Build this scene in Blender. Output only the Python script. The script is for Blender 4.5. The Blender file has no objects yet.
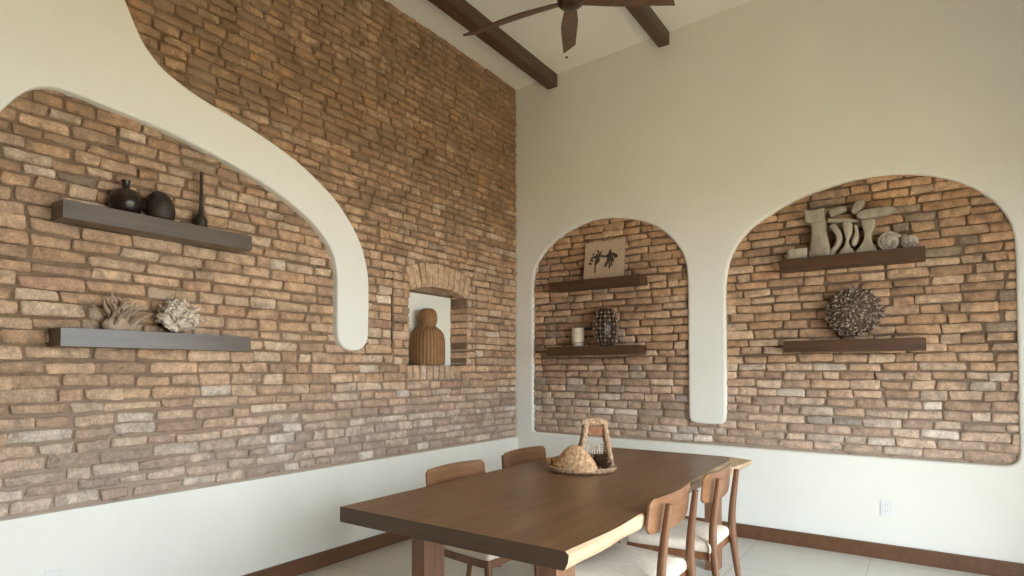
import bpy, bmesh, math, random
from mathutils import Vector, Matrix, noise
from mathutils.geometry import tessellate_polygon

S = bpy.context.scene
C = S.collection
PI = math.pi
random.seed(7)

# ------------------------------------------------------------------ helpers
def link(o, parent=None):
    C.objects.link(o)
    if parent is not None:
        o.parent = parent
    return o

def obj(name, bm, mats, parent=None, smooth=True, angle=40):
    me = bpy.data.meshes.new(name)
    bmesh.ops.recalc_face_normals(bm, faces=bm.faces)
    bm.to_mesh(me); bm.free()
    if not isinstance(mats, (list, tuple)):
        mats = [mats]
    for m in mats:
        me.materials.append(m)
    if smooth:
        me.polygons.foreach_set('use_smooth', [True] * len(me.polygons))
        me.set_sharp_from_angle(angle=math.radians(angle))
    return link(bpy.data.objects.new(name, me), parent)

def tag(o, label=None, cat=None, group=None, kind=None):
    if label: o['label'] = label
    if cat: o['category'] = cat
    if group: o['group'] = group
    if kind: o['kind'] = kind
    return o

def thing(name, label, cat, loc=(0, 0, 0), rz=0, group=None):
    o = bpy.data.objects.new(name, None)
    o.empty_display_size = .05
    link(o); o.location = loc; o.rotation_euler = (0, 0, rz)
    return tag(o, label, cat, group)

def box(bm, a, b, mi=0, M=None):
    vs = [Vector((x, y, z)) for x in (a[0], b[0]) for y in (a[1], b[1]) for z in (a[2], b[2])]
    if M: vs = [M @ v for v in vs]
    v = [bm.verts.new(p) for p in vs]
    fs = []
    for q in ((0, 1, 3, 2), (4, 6, 7, 5), (0, 4, 5, 1), (2, 3, 7, 6), (0, 2, 6, 4), (1, 5, 7, 3)):
        f = bm.faces.new([v[i] for i in q]); f.material_index = mi; fs.append(f)
    return v, fs

def bevel_all(bm, w, seg=2, angle=0.4):
    es = [e for e in bm.edges if len(e.link_faces) == 2 and e.calc_face_angle(0) > angle]
    bmesh.ops.bevel(bm, geom=es, offset=w, segments=seg, profile=.5, affect='EDGES', clamp_overlap=True)

def lathe(bm, prof, n=28, c=(0, 0, 0), sx=1, sy=1, M=None, mi=0):
    rings = []
    for r, z in prof:
        if r < 1e-5:
            p = Vector((c[0], c[1], c[2] + z)); rings.append([bm.verts.new(M @ p if M else p)]); continue
        ring = []
        for k in range(n):
            a = 2 * PI * k / n
            p = Vector((c[0] + r * sx * math.cos(a), c[1] + r * sy * math.sin(a), c[2] + z))
            ring.append(bm.verts.new(M @ p if M else p))
        rings.append(ring)
    for A, B in zip(rings, rings[1:]):
        if len(A) == 1 and len(B) == 1: continue
        for k in range(n):
            k2 = (k + 1) % n
            if len(A) == 1: f = bm.faces.new((A[0], B[k], B[k2]))
            elif len(B) == 1: f = bm.faces.new((A[k], A[k2], B[0]))
            else: f = bm.faces.new((A[k], A[k2], B[k2], B[k]))
            f.material_index = mi

def tube(bm, pts, rad, n=8, mi=0, flat=1.0, cap=True, closed=False):
    pts = [Vector(p) for p in pts]
    if not isinstance(rad, (list, tuple)): rad = [rad] * len(pts)
    rings = []; up = None
    N = len(pts)
    for i, p in enumerate(pts):
        if closed: t = (pts[(i + 1) % N] - pts[i - 1])
        else: t = (pts[min(i + 1, N - 1)] - pts[max(i - 1, 0)])
        t.normalize()
        if up is None:
            up = Vector((0, 0, 1)) if abs(t.z) < .9 else Vector((1, 0, 0))
        s = t.cross(up).normalized(); up = s.cross(t).normalized()
        rings.append([bm.verts.new(p + (s * math.cos(2 * PI * k / n) + up * flat * math.sin(2 * PI * k / n)) * rad[i]) for k in range(n)])
    seq = list(zip(rings, rings[1:]))
    if closed: seq.append((rings[-1], rings[0]))
    for A, B in seq:
        for k in range(n):
            f = bm.faces.new((A[k], A[(k + 1) % n], B[(k + 1) % n], B[k])); f.material_index = mi
    if cap and not closed:
        for R in (rings[0], rings[-1]):
            f = bm.faces.new(R); f.material_index = mi

def crom(pts, per=6):
    out = []
    P = [Vector(p) for p in pts]
    for i in range(len(P) - 1):
        a = P[max(i - 1, 0)]; b = P[i]; c = P[i + 1]; d = P[min(i + 2, len(P) - 1)]
        for k in range(per):
            t = k / per
            out.append(.5 * ((2 * b) + (c - a) * t + (2 * a - 5 * b + 4 * c - d) * t * t + (3 * b - a - 3 * c + d) * t ** 3))
    out.append(P[-1])
    return out

def area2(p):
    return sum(p[i][0] * p[(i + 1) % len(p)][1] - p[(i + 1) % len(p)][0] * p[i][1] for i in range(len(p)))

def slab(bm, loops, t, bev, mapf, seg=4, mi=0):
    """solid plate: loops[0] outer outline, others holes; mapf(u, v, d): d = depth behind the face"""
    L = []
    for i, lp in enumerate(loops):
        lp = [Vector((p[0], p[1])) for p in lp]
        if (area2(lp) > 0) != (i == 0): lp.reverse()
        L.append(lp)
    fronts = []
    for lp in L:
        n = len(lp); nor = []
        for i in range(n):
            e1 = (lp[i] - lp[i - 1]); e2 = (lp[(i + 1) % n] - lp[i])
            if e1.length < 1e-9: e1 = e2
            if e2.length < 1e-9: e2 = e1
            n1 = Vector((-e1.y, e1.x)).normalized(); n2 = Vector((-e2.y, e2.x)).normalized()
            m = (n1 + n2)
            m = m / max(.35, m.length_squared / 2) if m.length > 1e-6 else n1
            nor.append(m)
        rings = []
        for k in range(seg + 1):
            a = PI / 2 * k / seg
            off = bev * (1 - math.sin(a)); d = bev * (1 - math.cos(a))
            rings.append([bm.verts.new(mapf(*(lp[i] + nor[i] * off), d)) for i in range(n)])
        rings.append([bm.verts.new(mapf(*lp[i], t)) for i in range(n)])
        for A, B in zip(rings, rings[1:]):
            for k in range(n):
                f = bm.faces.new((A[k], A[(k + 1) % n], B[(k + 1) % n], B[k])); f.material_index = mi
        fronts.append((rings[0], [lp[i] + nor[i] * bev for i in range(n)], rings[-1], lp))
    for ri, pi_ in ((0, 1), (2, 3)):
        allv = [v for f in fronts for v in f[ri]]
        tri = tessellate_polygon([[Vector((p.x, p.y, 0)) for p in f[pi_]] for f in fronts])
        for a, b, c in tri:
            try:
                f = bm.faces.new((allv[a], allv[b], allv[c])); f.material_index = mi
            except ValueError: pass

def flat_axis_faces(o, axis):
    for p in o.data.polygons:
        if abs(p.normal[axis]) > .999: p.use_smooth = False

# ------------------------------------------------------------------ materials
def mat(name, col, rough=.6, spec=.5, metal=0.0, **k):
    m = bpy.data.materials.new(name); m.use_nodes = True
    nt = m.node_tree; b = nt.nodes['Principled BSDF']
    b.inputs['Base Color'].default_value = (*col, 1)
    b.inputs['Roughness'].default_value = rough
    b.inputs['Specular IOR Level'].default_value = spec
    b.inputs['Metallic'].default_value = metal
    for a, v in k.items(): b.inputs[a].default_value = v
    return m, nt, b

def nd(nt, t, **k):
    n = nt.nodes.new(t)
    for a, v in k.items():
        if a in n.inputs.keys(): n.inputs[a].default_value = v
        else: setattr(n, a, v)
    return n

def noise_mat(name, c1, c2, scale=8, rough=.6, spec=.4, bump=.1, bscale=60, stretch=(1, 1, 1), detail=5, lo=.35, hi=.65, dist=.02, metal=0.0):
    m, nt, b = mat(name, c1, rough, spec, metal)
    tc = nd(nt, 'ShaderNodeTexCoord'); mp = nd(nt, 'ShaderNodeMapping')
    mp.inputs['Scale'].default_value = stretch
    nt.links.new(tc.outputs['Object'], mp.inputs['Vector'])
    nz = nd(nt, 'ShaderNodeTexNoise', Scale=scale, Detail=detail, Roughness=.6)
    nt.links.new(mp.outputs[0], nz.inputs['Vector'])
    cr = nd(nt, 'ShaderNodeValToRGB')
    cr.color_ramp.elements[0].position = lo; cr.color_ramp.elements[0].color = (*c1, 1)
    cr.color_ramp.elements[1].position = hi; cr.color_ramp.elements[1].color = (*c2, 1)
    nt.links.new(nz.outputs['Fac'], cr.inputs['Fac']); nt.links.new(cr.outputs[0], b.inputs['Base Color'])
    if bump:
        n2 = nd(nt, 'ShaderNodeTexNoise', Scale=bscale, Detail=4)
        nt.links.new(mp.outputs[0], n2.inputs['Vector'])
        bp = nd(nt, 'ShaderNodeBump', Strength=bump, Distance=dist)
        nt.links.new(n2.outputs['Fac'], bp.inputs['Height']); nt.links.new(bp.outputs[0], b.inputs['Normal'])
    return m

def wood(name, c1, c2, axis=1, rough=.4, scale=1.0, spec=.5, bump=.05):
    st = [14 * scale] * 3; st[axis] = 1.0 * scale
    return noise_mat(name, c1, c2, 2.2, rough, spec, bump, 6, tuple(st), 6, .3, .72, .004)

M_plaster = noise_mat('plaster', (.80, .78, .70), (.83, .81, .73), 1.5, .85, .15, .12, 22, dist=.006)
M_niche = noise_mat('niche_plaster', (.84, .82, .70), (.87, .85, .75), 4, .85, .15, .1, 30, dist=.005)
M_ceil = noise_mat('ceiling_paint', (.80, .78, .72), (.83, .81, .75), 2, .9, .1, .05, 30, dist=.003)
M_beam = wood('beam_wood', (.055, .028, .014), (.12, .062, .032), 1, .45)
M_base = wood('baseboard_wood', (.10, .042, .017), (.165, .074, .032), 1, .4, .6)
M_table = wood('table_walnut', (.13, .064, .028), (.235, .122, .058), 1, .33, .45, .5, .03)
M_sap = noise_mat('sapwood', (.44, .29, .17), (.60, .43, .27), 5, .45, .4, .2, 25, (1.2, .6, 3), dist=.006)
M_end = wood('end_shade_wood', (.065, .034, .017), (.11, .058, .030), 0, .5, .8)  # shade on the table ends put into a darker wood colour
M_leg = wood('leg_wood', (.13, .06, .028), (.25, .12, .058), 2, .45, .5)
M_chair = wood('chair_teak', (.125, .052, .021), (.225, .10, .043), 2, .38, .7)
M_chairb = wood('backrest_teak', (.135, .06, .026), (.28, .13, .057), 1, .35, .6)
M_cush = noise_mat('cream_cushion', (.68, .58, .46), (.76, .66, .53), 30, .9, .1, .3, 220, dist=.002)
M_shelf = wood('dark_shelf_wood', (.088, .062, .040), (.13, .095, .063), 1, .36, .8, .6)
M_shelfb = wood('brown_shelf_wood', (.055, .025, .010), (.10, .046, .019), 0, .42, .8)
M_black = noise_mat('black_ceramic', (.010, .005, .003), (.028, .014, .008), 6, .3, .5, .1, 30)
M_blackr = noise_mat('rough_dark_ceramic', (.02, .012, .008), (.06, .04, .027), 14, .6, .4, .4, 50, dist=.005)
M_white = noise_mat('white_coral', (.46, .34, .23), (.84, .75, .63), 30, .75, .3, .3, 80, dist=.004)
M_tan = noise_mat('tan_driftwood', (.32, .22, .145), (.54, .41, .30), 20, .8, .2, .4, 60, dist=.004)
M_bone = noise_mat('bleached_wood', (.27, .22, .16), (.44, .38, .29), 9, .8, .2, .4, 40, (1, 1, .35), dist=.005)
M_shell = noise_mat('weathered_shell', (.28, .23, .18), (.55, .49, .42), 25, .7, .3, .6, 50, dist=.006)
M_twig = noise_mat('seed_brown', (.055, .03, .018), (.15, .095, .065), 30, .7, .3, .3, 60)
M_twigtip = noise_mat('seed_tip_grey', (.24, .185, .14), (.42, .345, .27), 40, .75, .2, .3, 60)
M_paper = noise_mat('kraft_canvas', (.50, .37, .26), (.56, .42, .30), 12, .85, .15, .2, 120, dist=.002)
M_ink = noise_mat('ink', (.05, .035, .025), (.10, .075, .055), 20, .7, .3, .2, 80)
M_candle = noise_mat('candle_wax', (.66, .56, .42), (.76, .66, .51), 10, .55, .4, .05, 60)
M_wire = noise_mat('dark_bronze', (.10, .06, .035), (.20, .14, .09), 30, .35, .6, .1, 80, metal=.5)
M_wiredark = noise_mat('dark_glass', (.035, .02, .012), (.075, .045, .03), 10, .25, .6, 0)
M_bead = noise_mat('pale_bead', (.36, .29, .21), (.56, .48, .38), 30, .4, .5, 0)
M_rope = noise_mat('rope', (.30, .165, .085), (.62, .44, .29), 60, .85, .2, .8, 90, (1, 1, 1), dist=.01)
M_straw = noise_mat('straw', (.40, .20, .085), (.82, .55, .32), 45, .8, .2, .9, 70, dist=.012)
M_rust = noise_mat('rust_cord', (.27, .12, .06), (.42, .21, .12), 60, .85, .2, .6, 90, dist=.008)
M_cone = noise_mat('pine_cone', (.07, .035, .02), (.20, .11, .06), 30, .75, .3, .3, 60)
M_plate = noise_mat('outlet_plastic', (.74, .74, .70), (.78, .78, .74), 8, .4, .5, 0)
M_slot = noise_mat('outlet_slot', (.10, .10, .09), (.16, .16, .14), 8, .6, .3, 0)
M_fan = wood('fan_walnut', (.07, .032, .016), (.135, .064, .032), 0, .4, .8)
M_fanm = noise_mat('fan_bronze', (.05, .03, .02), (.08, .05, .035), 8, .35, .5, 0, metal=.6)
M_stone = noise_mat('patio_stone', (.52, .375, .20), (.62, .47, .27), 3, .9, .1, .1, 20)

# wicker: woven ribs
def wicker(name, c1, c2, vs=60, hs=90):
    m, nt, b = mat(name, c1, .75, .3)
    tc = nd(nt, 'ShaderNodeTexCoord'); sp = nd(nt, 'ShaderNodeSeparateXYZ')
    nt.links.new(tc.outputs['Object'], sp.inputs[0])
    at = nd(nt, 'ShaderNodeMath', operation='ARCTAN2'); nt.links.new(sp.outputs['Y'], at.inputs[0]); nt.links.new(sp.outputs['X'], at.inputs[1])
    m1 = nd(nt, 'ShaderNodeMath', operation='MULTIPLY'); m1.inputs[1].default_value = vs; nt.links.new(at.outputs[0], m1.inputs[0])
    s1 = nd(nt, 'ShaderNodeMath', operation='SINE'); nt.links.new(m1.outputs[0], s1.inputs[0])
    m2 = nd(nt, 'ShaderNodeMath', operation='MULTIPLY'); m2.inputs[1].default_value = hs * 6.28; nt.links.new(sp.outputs['Z'], m2.inputs[0])
    s2 = nd(nt, 'ShaderNodeMath', operation='SINE'); nt.links.new(m2.outputs[0], s2.inputs[0])
    mu = nd(nt, 'ShaderNodeMath', operation='MULTIPLY_ADD'); nt.links.new(s2.outputs[0], mu.inputs[0]); mu.inputs[1].default_value = .35; nt.links.new(s1.outputs[0], mu.inputs[2])
    mr = nd(nt, 'ShaderNodeMapRange'); mr.inputs['From Min'].default_value = -1.2; mr.inputs['From Max'].default_value = 1.2
    nt.links.new(mu.outputs[0], mr.inputs['Value'])
    cr = nd(nt, 'ShaderNodeValToRGB'); cr.color_ramp.elements[0].color = (*c1, 1); cr.color_ramp.elements[1].color = (*c2, 1)
    nz = nd(nt, 'ShaderNodeTexNoise', Scale=14, Detail=4); nt.links.new(tc.outputs['Object'], nz.inputs['Vector'])
    ad = nd(nt, 'ShaderNodeMath', operation='MULTIPLY_ADD'); nt.links.new(nz.outputs['Fac'], ad.inputs[0]); ad.inputs[1].default_value = .6; ad.use_clamp = True
    hf = nd(nt, 'ShaderNodeMath', operation='MULTIPLY_ADD'); nt.links.new(mr.outputs[0], hf.inputs[0]); hf.inputs[1].default_value = .7; hf.inputs[2].default_value = -.2
    nt.links.new(hf.outputs[0], ad.inputs[2])
    nt.links.new(ad.outputs[0], cr.inputs['Fac']); nt.links.new(cr.outputs[0], b.inputs['Base Color'])
    bp = nd(nt, 'ShaderNodeBump', Strength=.6, Distance=.004); nt.links.new(mr.outputs[0], bp.inputs['Height']); nt.links.new(bp.outputs[0], b.inputs['Normal'])
    return m
M_wick = wicker('wicker', (.15, .065, .025), (.42, .23, .10), 30, 70)

# floor: big pale tiles
def floor_mat():
    m, nt, b = mat('floor_tile', (.6, .57, .5), .35, .4)
    tc = nd(nt, 'ShaderNodeTexCoord')
    br = nd(nt, 'ShaderNodeTexBrick', offset=0.0, squash=1.0, Scale=1.0)
    br.inputs['Mortar Size'].default_value = .004; br.inputs['Brick Width'].default_value = .8; br.inputs['Row Height'].default_value = .8
    br.inputs['Color1'].default_value = (.62, .59, .52, 1); br.inputs['Color2'].default_value = (.65, .62, .55, 1)
    br.inputs['Mortar'].default_value = (.46, .43, .37, 1)
    nt.links.new(tc.outputs['Object'], br.inputs['Vector'])
    nz = nd(nt, 'ShaderNodeTexNoise', Scale=2.5, Detail=5); nt.links.new(tc.outputs['Object'], nz.inputs['Vector'])
    mx = nd(nt, 'ShaderNodeMix', data_type='RGBA', blend_type='MULTIPLY'); mx.inputs[0].default_value = .25
    nt.links.new(br.outputs['Color'], mx.inputs[6]); nt.links.new(nz.outputs['Color'], mx.inputs[7])
    cr = nd(nt, 'ShaderNodeMapRange'); cr.inputs['To Min'].default_value = .8; cr.inputs['To Max'].default_value = 1.1
    nt.links.new(nz.outputs['Fac'], cr.inputs['Value']); nt.links.new(cr.outputs[0], mx.inputs[7])
    nt.links.new(mx.outputs[2], b.inputs['Base Color'])
    return m
M_floor = floor_mat()

# bricks: per-brick colour attribute * blotches, mortar smears
def mortar_colour(nt, pos, k=1.0):
    """brown earth mortar, greyer with limewash near the wainscot"""
    nz = nd(nt, 'ShaderNodeTexNoise', Scale=4.5, Detail=8, Roughness=.7); nt.links.new(pos, nz.inputs['Vector'])
    cr = nd(nt, 'ShaderNodeValToRGB')
    cr.color_ramp.elements[0].position = .35; cr.color_ramp.elements[0].color = (.25 * k, .16 * k, .098 * k, 1)
    cr.color_ramp.elements[1].position = .68; cr.color_ramp.elements[1].color = (.42 * k, .29 * k, .19 * k, 1)
    nt.links.new(nz.outputs['Fac'], cr.inputs['Fac'])
    sp = nd(nt, 'ShaderNodeSeparateXYZ'); nt.links.new(pos, sp.inputs[0])
    nd2 = nd(nt, 'ShaderNodeTexNoise', Scale=13, Detail=5, Roughness=.6); nt.links.new(pos, nd2.inputs['Vector'])
    pr = nd(nt, 'ShaderNodeMapRange'); pr.inputs['From Min'].default_value = .60; pr.inputs['From Max'].default_value = .70
    pr.inputs['To Min'].default_value = 1; pr.inputs['To Max'].default_value = .5; nt.links.new(nd2.outputs['Fac'], pr.inputs['Value'])
    ad = nd(nt, 'ShaderNodeMath', operation='MULTIPLY_ADD'); ad.inputs[1].default_value = 1.2; nt.links.new(nz.outputs['Fac'], ad.inputs[0]); nt.links.new(sp.outputs['Z'], ad.inputs[2])
    mr = nd(nt, 'ShaderNodeMapRange'); mr.inputs['From Min'].default_value = 1.35; mr.inputs['From Max'].default_value = 2.1
    mr.inputs['To Min'].default_value = .85; mr.inputs['To Max'].default_value = 0
    nt.links.new(ad.outputs[0], mr.inputs['Value'])
    m2 = nd(nt, 'ShaderNodeMix', data_type='RGBA'); nt.links.new(mr.outputs[0], m2.inputs[0])
    nt.links.new(cr.outputs[0], m2.inputs[6]); m2.inputs[7].default_value = (.46, .355, .275, 1)
    m3 = nd(nt, 'ShaderNodeMix', data_type='RGBA', blend_type='MULTIPLY'); m3.inputs[0].default_value = 1
    nt.links.new(m2.outputs[2], m3.inputs[6]); nt.links.new(pr.outputs[0], m3.inputs[7])
    return m3.outputs[2]
def brick_mat(k=1.0):
    m, nt, b = mat('old_brick', (.4, .26, .16), .9, .15)
    at = nd(nt, 'ShaderNodeAttribute', attribute_name='tint')
    ge = nd(nt, 'ShaderNodeNewGeometry'); pos = ge.outputs['Position']
    n1 = nd(nt, 'ShaderNodeTexNoise', Scale=19, Detail=8, Roughness=.72); nt.links.new(pos, n1.inputs['Vector'])
    mr = nd(nt, 'ShaderNodeMapRange'); mr.inputs['From Min'].default_value = .32; mr.inputs['From Max'].default_value = .68
    mr.inputs['To Min'].default_value = .62; mr.inputs['To Max'].default_value = 1.28
    nt.links.new(n1.outputs['Fac'], mr.inputs['Value'])
    n4 = nd(nt, 'ShaderNodeTexNoise', Scale=95, Detail=3, Roughness=.6); nt.links.new(pos, n4.inputs['Vector'])
    m4 = nd(nt, 'ShaderNodeMapRange'); m4.inputs['From Min'].default_value = .35; m4.inputs['From Max'].default_value = .65
    m4.inputs['To Min'].default_value = .84; m4.inputs['To Max'].default_value = 1.14
    nt.links.new(n4.outputs['Fac'], m4.inputs['Value'])
    mm = nd(nt, 'ShaderNodeMath', operation='MULTIPLY'); nt.links.new(mr.outputs[0], mm.inputs[0]); nt.links.new(m4.outputs[0], mm.inputs[1])
    mx = nd(nt, 'ShaderNodeMix', data_type='RGBA', blend_type='MULTIPLY'); mx.inputs[0].default_value = 1
    nt.links.new(at.outputs['Color'], mx.inputs[6]); nt.links.new(mm.outputs[0], mx.inputs[7])
    n2 = nd(nt, 'ShaderNodeTexNoise', Scale=4.2, Detail=10, Roughness=.75); nt.links.new(pos, n2.inputs['Vector'])
    mp = nd(nt, 'ShaderNodeMath', operation='ADD')
    nt.links.new(n2.outputs['Fac'], mp.inputs[0]); nt.links.new(at.outputs['Alpha'], mp.inputs[1])
    r2 = nd(nt, 'ShaderNodeMapRange'); r2.inputs['From Min'].default_value = .54; r2.inputs['From Max'].default_value = .66
    r2.inputs['To Min'].default_value = 0; r2.inputs['To Max'].default_value = .85
    nt.links.new(mp.outputs[0], r2.inputs['Value'])
    m2 = nd(nt, 'ShaderNodeMix', data_type='RGBA'); nt.links.new(r2.outputs[0], m2.inputs[0])
    nt.links.new(mx.outputs[2], m2.inputs[6]); nt.links.new(mortar_colour(nt, pos, k), m2.inputs[7])
    nt.links.new(m2.outputs[2], b.inputs['Base Color'])
    n3 = nd(nt, 'ShaderNodeTexNoise', Scale=55, Detail=6, Roughness=.75); nt.links.new(pos, n3.inputs['Vector'])
    bp = nd(nt, 'ShaderNodeBump', Strength=.8, Distance=.011); nt.links.new(n3.outputs['Fac'], bp.inputs['Height']); nt.links.new(bp.outputs[0], b.inputs['Normal'])
    return m
M_brick = brick_mat(.92); M_brick2 = brick_mat(.85)
def mortar_mat(k=1.0):
    m, nt, b = mat('mortar', (.25, .16, .1), .95, .1)
    ge = nd(nt, 'ShaderNodeNewGeometry')
    nt.links.new(mortar_colour(nt, ge.outputs['Position'], k), b.inputs['Base Color'])
    n3 = nd(nt, 'ShaderNodeTexNoise', Scale=40, Detail=8, Roughness=.7); nt.links.new(ge.outputs['Position'], n3.inputs['Vector'])
    bp = nd(nt, 'ShaderNodeBump', Strength=.9, Distance=.014); nt.links.new(n3.outputs['Fac'], bp.inputs['Height']); nt.links.new(bp.outputs[0], b.inputs['Normal'])
    return m
M_mortar = mortar_mat(.78); M_mortar2 = mortar_mat(.60)

# ------------------------------------------------------------------ bricks
class Bricks:
    def __init__(s, mapf, seed, tint):
        s.bm = bmesh.new(); s.mapf = mapf; s.tint = tint
        s.lay = s.bm.verts.layers.float_color.new('tint'); s.rnd = random.Random(seed)
    def quad(s, c, U, V, w, h, depth=.035, proud=0, col=None, nu=7, nv=4):
        """brick centred c=(u,v) with half-axes along U,V; face at proud, reaching back depth"""
        r = s.rnd
        if col is None: col = s.tint(c[0], c[1], r)
        tilt = r.uniform(-.005, .005); tv = r.uniform(-.003, .003)
        cj = [(r.uniform(-.009, .009), r.uniform(-.0065, .0065)) for _ in range(4)]
        sd = r.uniform(0, 100)
        grid = []
        for j in range(nv):
            row = []
            for i in range(nu):
                a = i / (nu - 1); b_ = j / (nv - 1)
                # squeeze outer ring close to the rim
                a2 = (0, .04, *[(.04 + .92 * (k - 1) / (nu - 3)) for k in range(2, nu - 2)], .96, 1)[i]
                b2 = (0, .16, .84, 1)[j] if nv == 4 else b_
                jx = sum(cj[q][0] * wt for q, wt in enumerate(((1 - a2) * (1 - b2), a2 * (1 - b2), (1 - a2) * b2, a2 * b2)))
                jy = sum(cj[q][1] * wt for q, wt in enumerate(((1 - a2) * (1 - b2), a2 * (1 - b2), (1 - a2) * b2, a2 * b2)))
                x = (a2 - .5) * w + jx; y = (b2 - .5) * h + jy
                edge = i in (0, nu - 1) or j in (0, nv - 1)
                nz = noise.noise(Vector((x * 22 + sd, y * 40, sd)))
                if edge:
                    y += noise.noise(Vector((x * 30 + sd, y * 3, 7))) * .005
                    x += noise.noise(Vector((y * 50 + sd, 3, sd))) * .004
                corner = i in (0, nu - 1) and j in (0, nv - 1)
                if corner: x *= .965; y *= .82
                d = -proud + nz * .004 + tilt * (a - .5) * 2 + tv * (b_ - .5) * 2 + (.008 if edge else 0)
                u = c[0] + U[0] * x + V[0] * y; v = c[1] + U[1] * x + V[1] * y
                p = s.bm.verts.new(s.mapf(u, v, d)); p[s.lay] = col; row.append((p, u, v))
            grid.append(row)
        for j in range(nv - 1):
            for i in range(nu - 1):
                s.bm.faces.new((grid[j][i][0], grid[j][i + 1][0], grid[j + 1][i + 1][0], grid[j + 1][i][0]))
        rim = [grid[0][i] for i in range(nu)] + [grid[j][nu - 1] for j in range(1, nv)] + [grid[nv - 1][i] for i in range(nu - 2, -1, -1)] + [grid[j][0] for j in range(nv - 2, 0, -1)]
        back = []
        for p, u, v in rim:
            q = s.bm.verts.new(s.mapf(u, v, depth)); q[s.lay] = col; back.append(q)
        for k in range(len(rim)):
            k2 = (k + 1) % len(rim)
            s.bm.faces.new((rim[k][0], rim[k2][0], back[k2], back[k]))
    def row(s, u0, u1, v, h, lmin=.15, lmax=.31, joint=.011, **k):
        r = s.rnd; u = u0 + r.uniform(0, .02)
        while u < u1 - .03:
            L = r.uniform(lmin, lmax) if r.random() > .16 else r.uniform(.09, .14)
            if u1 - (u + L) < .07: L = u1 - u - .004
            hh = h * r.uniform(.9, 1.06)
            a = r.gauss(0, .008)
            s.quad((u + L / 2, v + r.gauss(0, .0022)), (math.cos(a), math.sin(a)), (-math.sin(a), math.cos(a)), L, hh,
                   proud=r.uniform(-.004, .008), **k)
            u += L + joint * r.uniform(.6, 1.5)

PAL = [(.645, .43, .275), (.60, .39, .24), (.665, .46, .30), (.55, .35, .215), (.61, .42, .28), (.50, .33, .215), (.68, .50, .35)]
def tint_left(y, z, r):
    c = list(r.choice(PAL)); q = r.uniform(.84, 1.12)
    if r.random() < .018: c = [.54, .33, .22]
    # upper courses darker brown, lowest greyer: some limewash, partly daylight falloff painted in
    up = max(0, min(1, (z - 2.0) / 1.2)); lo = max(0, min(1, (1.35 - z) / .5))
    if r.random() < .03 + .10 * lo: c = [.74, .59, .45]
    if r.random() < .05 * up: c = [.40, .30, .22]
    g = sum(c) / 3
    c = [a * (1 - .34 * lo) + g * 1.02 * .34 * lo for a in c]
    return (*[a * q * (1 + .10 * lo) * k for a, k in zip(c, (1 - .22 * up, 1 - .28 * up, 1 - .36 * up))], .14 * up + .055 * lo - .005)
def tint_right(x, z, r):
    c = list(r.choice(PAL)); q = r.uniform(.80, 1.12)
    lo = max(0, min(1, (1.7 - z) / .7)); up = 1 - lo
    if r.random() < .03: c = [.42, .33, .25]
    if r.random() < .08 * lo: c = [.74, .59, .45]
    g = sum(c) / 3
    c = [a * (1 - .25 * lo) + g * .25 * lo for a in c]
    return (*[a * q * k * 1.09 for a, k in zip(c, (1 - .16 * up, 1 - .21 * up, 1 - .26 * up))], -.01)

BX = .02       # left brick faces lie this far behind the wainscot face
BXR = .034     # and this far behind the facing wall plaster
BAND = .03     # the white curve stands proud of the wainscot
# ---- left wall
NY0, NY1, NZ0, NZS, NZT = -1.605, -.835, 1.447, 2.075, 2.145
RC = ((NY1 - NY0) / 2) ** 2; RISE = NZT - NZS
RI = (RC + RISE ** 2) / (2 * RISE); CY = (NY0 + NY1) / 2; CZ = NZT - RI; RO = RI + .20
HA = math.asin((NY1 - NY0) / 2 / RI) - .012
def left_map(u, v, d): return Vector((-BX - d, u, v))
B = Bricks(left_map, 3, tint_left)
def blocked(z):
    out = []
    if 1.315 < z < NZ0: out.append((-1.64, -.93))
    elif NZ0 <= z < 2.2:
        out.append((-1.805, -.70))
    if z >= 2.04:
        rr = RO + .012
        if z - CZ < rr:
            half = math.sqrt(rr * rr - (z - CZ) ** 2)
            lim = (z - CZ) * math.tan(HA + .02)
            h2 = min(half, lim)
            if h2 > .02: out.append((CY - h2 - .006, CY + h2 + .006))
    if not out: return None
    return (min(o[0] for o in out), max(o[1] for o in out))
z = .717; YL = -5.0
while z < 4.44:
    h = (.058 if z < 2.35 else .051) * B.rnd.uniform(.86, 1.12); zc = z + h / 2
    up = zc > 2.3
    kw = dict(lmin=.11 if up else .14, lmax=.22 if up else .28)
    bl = blocked(zc)
    if bl:
        B.row(YL, bl[0], zc, h, **kw); B.row(bl[1], -.004, zc, h, **kw)
    else: B.row(YL, -.004, zc, h, **kw)
    z += h + .011
# piers beside the small niche (deep, so they form its jambs)
for (a, b_) in ((-1.785, NY0), (NY1, -.715)):
    z = NZ0 + .004; k = 0
    while z < 2.17:
        h = .058; w = b_ - a
        if k % 2: B.quad(((a + b_) / 2, z + h / 2), (1, 0), (0, 1), w - .004, h, depth=.24, proud=.003)
        else:
            B.quad((a + w * .3, z + h / 2), (1, 0), (0, 1), w * .6 - .008, h, depth=.24, proud=0)
            B.quad((b_ - w * .19, z + h / 2), (1, 0), (0, 1), w * .38 - .006, h, depth=.24, proud=.004)
        z += h + .012; k += 1
# segmental arch of upright bricks
NV = 11
for k in range(NV):
    a = -HA + 2 * HA * (k + .5) / NV
    Rm = (RI + RO) / 2
    U = (math.cos(a), -math.sin(a)); V = (math.sin(a), math.cos(a))
    w = 2 * HA * (RI + .10) / NV - .007
    q = B.rnd.uniform(.95, 1.1)
    B.quad((CY + Rm * math.sin(a), CZ + Rm * math.cos(a)), U, V, w, RO - RI, depth=.10, proud=.006, col=(.60 * q, .41 * q, .26 * q, -.03))
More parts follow.
